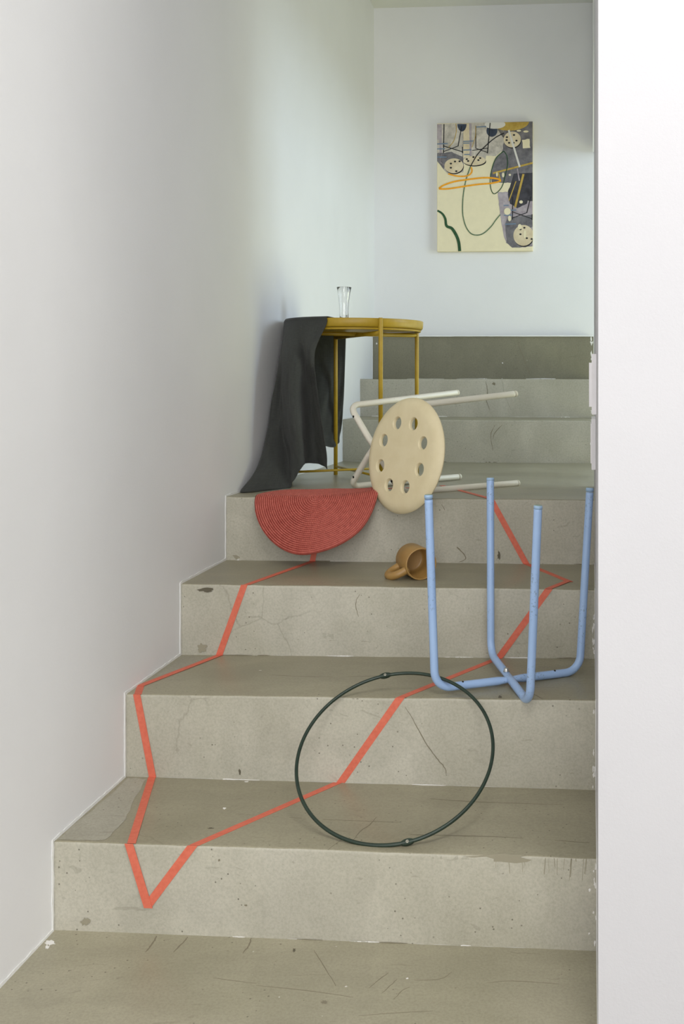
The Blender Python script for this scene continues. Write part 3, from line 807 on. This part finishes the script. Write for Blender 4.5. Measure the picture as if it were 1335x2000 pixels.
for cx, cy, rx, ry, hs in ((985, 312, 98, 90, [(925, 285), (1005, 262), (1033, 326), (950, 350), (922, 318), (1000, 350)]), (322, 600, 108, 84, [(288, 575), (335, 552), (288, 622), (350, 662), (388, 550)]),
                           (556, 545, 128, 54, [(470, 527), (485, 548), (545, 505), (622, 518), (602, 540)]), (1112, 1398, 114, 118, [(1078, 1330), (1122, 1312), (1078, 1385), (1150, 1430), (1205, 1440)])):
    disc(cx + 6, cy + 12, rx, ry, M['cblack'], 0.0012); disc(cx, cy, rx, ry, M['cbeige'], 0.0016)
    for hx, hy in hs: disc(hx, hy, 13, 10, M['cblack'], 0.0020, 'collage_hole')
def stroke(name, pts, wid, mat, d, n_=6):
    q = crom([CP(x, y, d) for x, y in pts], n_) if len(pts) > 2 else [CP(x, y, d) for x, y in pts]
    sc_w = wd / 1088
    return ribbon(name, q, (lambda t: wid(t) * sc_w) if callable(wid) else wid * sc_w, en, mat, pic, 0.0002)
for a, b, c in (((210, 125), (204, 455), 11), ((412, 150), (370, 380), 10), ((200, 372), (428, 445), 9), ((200, 440), (372, 376), 8), ((420, 385), (420, 460), 10), ((572, 150), (572, 410), 9),
                ((735, 120), (705, 465), 11), ((572, 405), (705, 455), 8), ((530, 430), (712, 405), 8), ((990, 960), (988, 1220), 10), ((1195, 960), (1150, 1145), 10), ((985, 1130), (1210, 1212), 8), ((988, 1200), (1155, 1140), 8), ((1210, 1160), (1208, 1225), 10)):
    stroke('printed_leg', [a, b], c, M['cblack'], 0.0022)
for a, b in (((131, 350), (252, 346)), ((131, 406), (222, 405)), ((131, 498), (240, 500)), ((430, 326), (545, 322)), ((430, 346), (500, 345)), ((430, 424), (520, 422)), ((440, 474), (505, 474)), ((575, 165), (690, 160)), ((888, 1058), (945, 1056)), ((970, 1112), (1032, 1110)), ((890, 1170), (985, 1166)), ((905, 1270), (1028, 1266))):
    stroke('blue_tick', [a, b], 12, M['cblue'], 0.0024)
stroke('printed_wire', [(345, 125), (350, 210), (320, 320), (262, 390)], 7, M['cgold'], 0.0024)
stroke('printed_wire', [(570, 150), (568, 260), (548, 340), (528, 395)], 6, M['cgold'], 0.0024)
for a, b, c in (((765, 692), (1217, 580), 20), ((1112, 705), (1018, 1080), 24), ((1028, 785), (948, 1005), 11), ((828, 690), (856, 792), 16)):
    stroke('printed_bar', [a, b], c, M['cgold'], 0.0026)
stroke('white_tape', [(945, 205), (1070, 625)], 22, M['cwhite'], 0.0030); stroke('white_tape', [(1042, 640), (1066, 780)], 14, M['clil'], 0.0030)
for x, y, rx, ry in ((812, 705, 10, 26), (882, 712, 14, 28), (958, 712, 14, 12), (1085, 1020, 20, 18), (930, 1125, 38, 40), (955, 1205, 18, 32), (1070, 1300, 22, 30), (1128, 1385, 16, 46), (1140, 225, 30, 12), (1060, 215, 26, 10)):
    disc(x, y, rx, ry, M['canvas'], 0.0030, 'torn_patch')
stroke('crayon_line', [(895, 238), (800, 285), (700, 365), (600, 465), (545, 550), (512, 612)], 11, M['cblack'], 0.0034)
stroke('crayon_line', [(512, 612), (470, 730), (440, 860), (424, 1000), (424, 1150), (455, 1280), (510, 1365), (580, 1390), (660, 1370), (745, 1295), (800, 1220), (850, 1160)], 12, M['paleg'], 0.0034)
stroke('crayon_line', [(135, 1106), (190, 1142), (224, 1200), (240, 1282), (300, 1312), (350, 1390), (378, 1470), (389, 1570)], lambda t: 20 + 14 * min(1, t * 1.6), M['grn'], 0.0034)
lp = [(890, 442), (925, 500), (932, 600), (905, 720), (880, 820), (840, 885), (780, 925), (745, 870), (736, 760), (758, 630), (805, 515), (890, 442)]
stroke('crayon_line', lp, 9, M['grn'], 0.0036)
stroke('crayon_line', [(152, 856), (205, 820), (320, 782), (450, 762), (640, 742), (750, 745), (838, 762), (838, 785), (740, 805), (600, 815), (450, 834), (260, 860), (152, 860)], 19, M['oran'], 0.0038)
stroke('crayon_line', [(258, 690), (340, 714), (430, 722), (495, 708), (528, 668), (520, 618)], 16, M['oran'], 0.0038)

# ------------------------------------------------------------------ switch plates on the right wall
M['plastic'] = plain('white_plastic', rgb(236, 233, 236), 0.4)
def wplate(name, Y0, Y1, pyt, pyb, out, label, Yd):
    zt = CZ - (pyt - PY) / F * Yd; zb = CZ - (pyb - PY) / F * Yd
    V = []
    for z in (zb, zt):
        for Y, o in ((Y0, 0.0), (Y0, out), (Y1, out), (Y1, 0.0)): V.append(Vector((xr(Y) - o + (0.0006 if o == 0 else 0), Y, z)))
    o = recalc(mesh_obj(name, V, [(0, 1, 2, 3), (7, 6, 5, 4), (0, 4, 5, 1), (1, 5, 6, 2), (2, 6, 7, 3), (3, 7, 4, 0)], M['plastic']))
    b = o.modifiers.new('soft', 'BEVEL'); b.width = 0.0012; b.segments = 2
    return o, zt, zb
o1, zt, zb = wplate('wall_panel', 1.88, 2.02, 691, 810, 0.0085, '', 1.88)
tag(o1, 'upper white wall panel seen edge on at the right wall', 'wall panel')
V = []
for z in (zb + 0.014, zt - 0.016):
    for Y, q in ((1.90, 0.008), (1.90, 0.0135), (2.0, 0.0135), (2.0, 0.008)): V.append(Vector((xr(Y) - q, Y, z)))
recalc(mesh_obj('cover', V, [(0, 1, 2, 3), (7, 6, 5, 4), (0, 4, 5, 1), (1, 5, 6, 2), (2, 6, 7, 3), (3, 7, 4, 0)], M['plastic'], o1))
o2, zt, zb = wplate('wall_panel', 2.12, 2.26, 818, 918, 0.0085, '', 2.12)
tag(o2, 'lower white wall panel seen edge on at the right wall', 'wall panel')
V = []
for z in (zb + 0.012, zt - 0.012):
    for Y, q in ((2.14, 0.008), (2.14, 0.0105), (2.24, 0.0105), (2.24, 0.008)): V.append(Vector((xr(Y) - q, Y, z)))
recalc(mesh_obj('cover', V, [(0, 1, 2, 3), (7, 6, 5, 4), (0, 4, 5, 1), (1, 5, 6, 2), (2, 6, 7, 3), (3, 7, 4, 0)], M['plastic'], o2))

# ------------------------------------------------------------------ wear on the concrete: cracks, stains, paint flecks
M['crack'] = plain('crack_line', rgb(128, 121, 102), 0.9)
M['stain'] = plain('damp_stain', rgb(152, 146, 126), 0.7)
M['lime'] = plaster('lime_smear', rgb(188, 185, 174), 0.8)
M['fleck'] = plain('paint_fleck', rgb(232, 230, 226), 0.7)
M['soot'] = plain('dark_scuff', rgb(96, 90, 74), 0.8)
random.seed(21)
def srf(surf, k, px, py): return on_riser(k, px, py) if surf == 'r' else on_tread(k, px, py)
def snrm(surf): return Vector((-0.07, -1, 0)).normalized() if surf == 'r' else Vector((0, 0, 1))
def mark(name, surf, k, pts, wpx, mat, lift=0.00005):
    base = [srf(surf, k, *p) for p in pts]
    q = crom(base, 6) if len(base) > 2 else base
    q = [p + snrm(surf) * lift + Vector((random.uniform(-1, 1) * 0.0007 if len(base) > 2 else 0, 0, 0)) for p in q]
    w0 = wpx / F * base[0].y
    ribbon(name, q, lambda t: w0 * (0.35 + 0.65 * math.sin(math.pi * min(1, max(0, t)))), snrm(surf), mat, stairs, 0.00018, 0.35)
def blob(name, surf, k, px, py, rx, ry, mat, jag=0.35, lift=0.0001, n_=18):
    pts = []
    for i in range(n_):
        a = 2 * math.pi * i / n_; j = 1 + random.uniform(-jag, jag)
        pts.append(srf(surf, k, px + rx * j * math.cos(a), py + ry * j * math.sin(a)) + snrm(surf) * lift)
    up = [p + snrm(surf) * 0.0002 for p in pts]; V = pts + up
    recalc(mesh_obj(name, V, [tuple(range(n_ - 1, -1, -1)), tuple(range(n_, 2 * n_))] + [(i, (i + 1) % n_, n_ + (i + 1) % n_, n_ + i) for i in range(n_)], mat, stairs))
for k, pts, w_ in ((0, [(882, 1680), (868, 1705), (872, 1735), (881, 1755), (876, 1790), (862, 1815), (830, 1842)], 2.0),
                   (1, [(790, 1380), (806, 1405), (830, 1450), (852, 1480), (868, 1500), (871, 1515)], 1.6),
                   (3, [(862, 985), (872, 1005), (876, 1030), (886, 1060), (905, 1082), (908, 1092), (896, 1098)], 2.2),
                   (2, [(702, 1160), (694, 1180), (700, 1205)], 1.4), (2, [(826, 1190), (834, 1200), (836, 1208)], 1.4),
                   (5, [(948, 745), (952, 765), (948, 778), (956, 800)], 1.2), (4, [(966, 830), (958, 850), (962, 880)], 1.4), (4, [(980, 830), (966, 845), (962, 858)], 1.4),
                   (6, [(1010, 668), (1022, 700), (1034, 732)], 1.6)):
    mark('crack', 'r', k, pts, w_, M['crack'])
for k, pts, w_ in ((1, [(690, 1640), (705, 1622), (720, 1612), (735, 1596)], 1.5), (1, [(640, 1660), (668, 1640), (690, 1640)], 1.5),
                   (1, [(460, 1590), (620, 1600), (780, 1606)], 1.2), (1, [(800, 1630), (960, 1634), (1150, 1646)], 1.8), (1, [(840, 1560), (930, 1566), (1100, 1572)], 1.2),
                   (0, [(612, 1855), (634, 1890), (656, 1926)], 1.6), (0, [(500, 1925), (600, 1935), (690, 1948)], 1.5), (0, [(720, 1930), (742, 1912), (758, 1900)], 1.4),
                   (0, [(745, 1940), (765, 1922), (775, 1912)], 1.4), (0, [(768, 1952), (785, 1935), (800, 1928)], 1.4), (0, [(808, 1915), (860, 1912), (882, 1898)], 1.2), (0, [(950, 1920), (1000, 1916), (1090, 1922)], 1.2),
                   (0, [(284, 1860), (298, 1842), (306, 1828)], 3.5), (0, [(338, 1860), (356, 1842), (366, 1830)], 3.0), (0, [(474, 1862), (486, 1846), (490, 1832)], 3.0), (0, [(416, 1910), (460, 1916), (500, 1921)], 1.2),
                   (0, [(700, 1984), (780, 1978), (845, 1975)], 1.2), (2, [(520, 1318), (620, 1322), (740, 1320)], 1.0), (2, [(1030, 1352), (1046, 1358), (1060, 1366)], 2.0)):
    mark('scratch', 't', k, pts, w_, M['crack'])
for i in range(26):                                        # brush marks running down under the first nosing
    x = random.uniform(905, 1160); y0 = 1671.5 + (x - 1000) * 0.022
    mark('brush_streak', 'r', 0, [(x, y0 + 3), (x + random.uniform(-4, 4), y0 + random.uniform(16, 50))], random.uniform(1.5, 4), M['stain'])
blob('stain', 'r', 0, 968, 1676, 62, 9, M['stain'], 0.3)
for s_, k, x, y, a, b, m in (('r', 0, 166, 1800, 8, 7, 'stain'), ('r', 2, 394, 1266, 9, 8, 'stain'), ('r', 3, 462, 1086, 8, 6, 'stain'), ('r', 3, 1128, 1035, 7, 9, 'stain'), ('r', 2, 402, 1152, 14, 4, 'soot'), ('r', 0, 812, 1733, 4, 2.5, 'crack'),
                              ('r', 1, 677, 1367, 4, 2.5, 'soot'), ('r', 1, 700, 1368, 5, 3.5, 'soot'), ('r', 1, 690, 1366, 3, 1.5, 'soot'), ('r', 2, 742, 1172, 5, 2.5, 'fleck'), ('r', 2, 747, 1179, 3, 2.5, 'fleck'),
                              ('r', 0, 1151, 1738, 1.8, 3.5, 'fleck'), ('r', 0, 1150, 1823, 1.8, 2, 'fleck'), ('r', 6, 735, 671, 1.2, 2.2, 'fleck'), ('r', 6, 858, 671, 1, 1.5, 'fleck'), ('r', 6, 981, 709, 1.2, 1.2, 'fleck'),
                              ('t', 1, 438, 1579, 3, 1.5, 'fleck'), ('t', 1, 481, 1527, 3, 1.2, 'fleck'), ('t', 1, 834, 1531, 2, 1.2, 'fleck'), ('t', 0, 795, 1911, 2, 1.4, 'fleck'), ('t', 0, 98, 1842, 9, 5, 'fleck'), ('t', 0, 92, 1850, 4, 3, 'fleck'),
                              ('t', 1, 412, 1618, 7, 1.2, 'soot'), ('t', 0, 574, 1856, 3, 4, 'soot'), ('t', 0, 633, 1957, 6, 3, 'crack'), ('t', 2, 976, 1361, 4, 2, 'soot'), ('r', 0, 480, 1768, 3, 1.5, 'crack'), ('r', 0, 428, 1680, 2, 2, 'crack'), ('r', 1, 436, 1482, 2, 6, 'soot'),
                              ('r', 1, 468, 1508, 2, 6, 'soot'), ('r', 4, 905, 866, 4, 6, 'crack'), ('r', 5, 965, 750, 4, 3, 'crack'), ('r', 3, 974, 1084, 2.5, 8, 'soot')):
    blob({'stain': 'stain', 'soot': 'scuff', 'fleck': 'paint_fleck', 'crack': 'pit'}[m], s_, k, x, y, a, b, M[m], 0.4)
def patch(pts, k, mat):
    P_ = []
    for i in range(len(pts)):
        a = pts[i]; b = pts[(i + 1) % len(pts)]
        for q in range(5):
            t = q / 5; j = 2.0 if q else 0
            P_.append(on_tread(k, a[0] + (b[0] - a[0]) * t + random.uniform(-j, j), a[1] + (b[1] - a[1]) * t + random.uniform(-j, j)) + Vector((0, 0, 0.00005)))
    n_ = len(P_); V = P_ + [p + Vector((0, 0, 0.00018)) for p in P_]
    recalc(mesh_obj('screed_patch', V, [tuple(range(n_ - 1, -1, -1)), tuple(range(n_, 2 * n_))] + [(i, (i + 1) % n_, n_ + (i + 1) % n_, n_ + i) for i in range(n_)], mat, stairs))
M['screed'] = concrete('pale_screed', rgb(178, 174, 160), rgb(156, 151, 134), 0.75, (1, 1, 1), 9.4)
patch([(250, 1519), (286, 1521), (262, 1560), (246, 1600), (205, 1640), (112, 1640), (180, 1584)], 1, M['screed'])
patch([(358, 1281), (405, 1282), (380, 1298), (318, 1318), (300, 1322)], 2, M['screed'])
random.seed(33)
for k in range(7):                                         # lime and dirt left along the foot of every riser and at the right ends
    x0 = PX + F * xl(RL[k]) / RL[k] + 6; x1 = PX + F * xr(RR[k]) / RR[k] - 4
    for i in range(11 if k < 4 else 8):
        px = random.uniform(x0, x1 - 30); ln = random.uniform(14, 70)
        pts = []
        for q in (0, 0.5, 1):
            X = (px + ln * q - PX) / F * (RL[k] + RR[k]) / 2; Y = riserY(k, X); z = level(k, X, Y) + 0.0010
            pts.append((PX + F * X / Y, PY - F * (z - CZ) / Y))
        mark('lime_line', 'r', k, pts, random.uniform(1.0, 2.2), M[random.choice(['lime', 'lime', 'fleck', 'crack'])])
    for i in range(7):
        zt = random.random(); X = xr(RR[k]) - random.uniform(0.002, 0.006); Y = riserY(k, X)
        z = level(k, X, Y) + 0.004 + zt * (level(k + 1, X) - level(k, X, Y) - 0.012)
        blob('paint_fleck', 'r', k, PX + F * X / Y, PY - F * (z - CZ) / Y, random.uniform(0.8, 2.4), random.uniform(2, 7), M['fleck'], 0.5, 0.0001, 10)
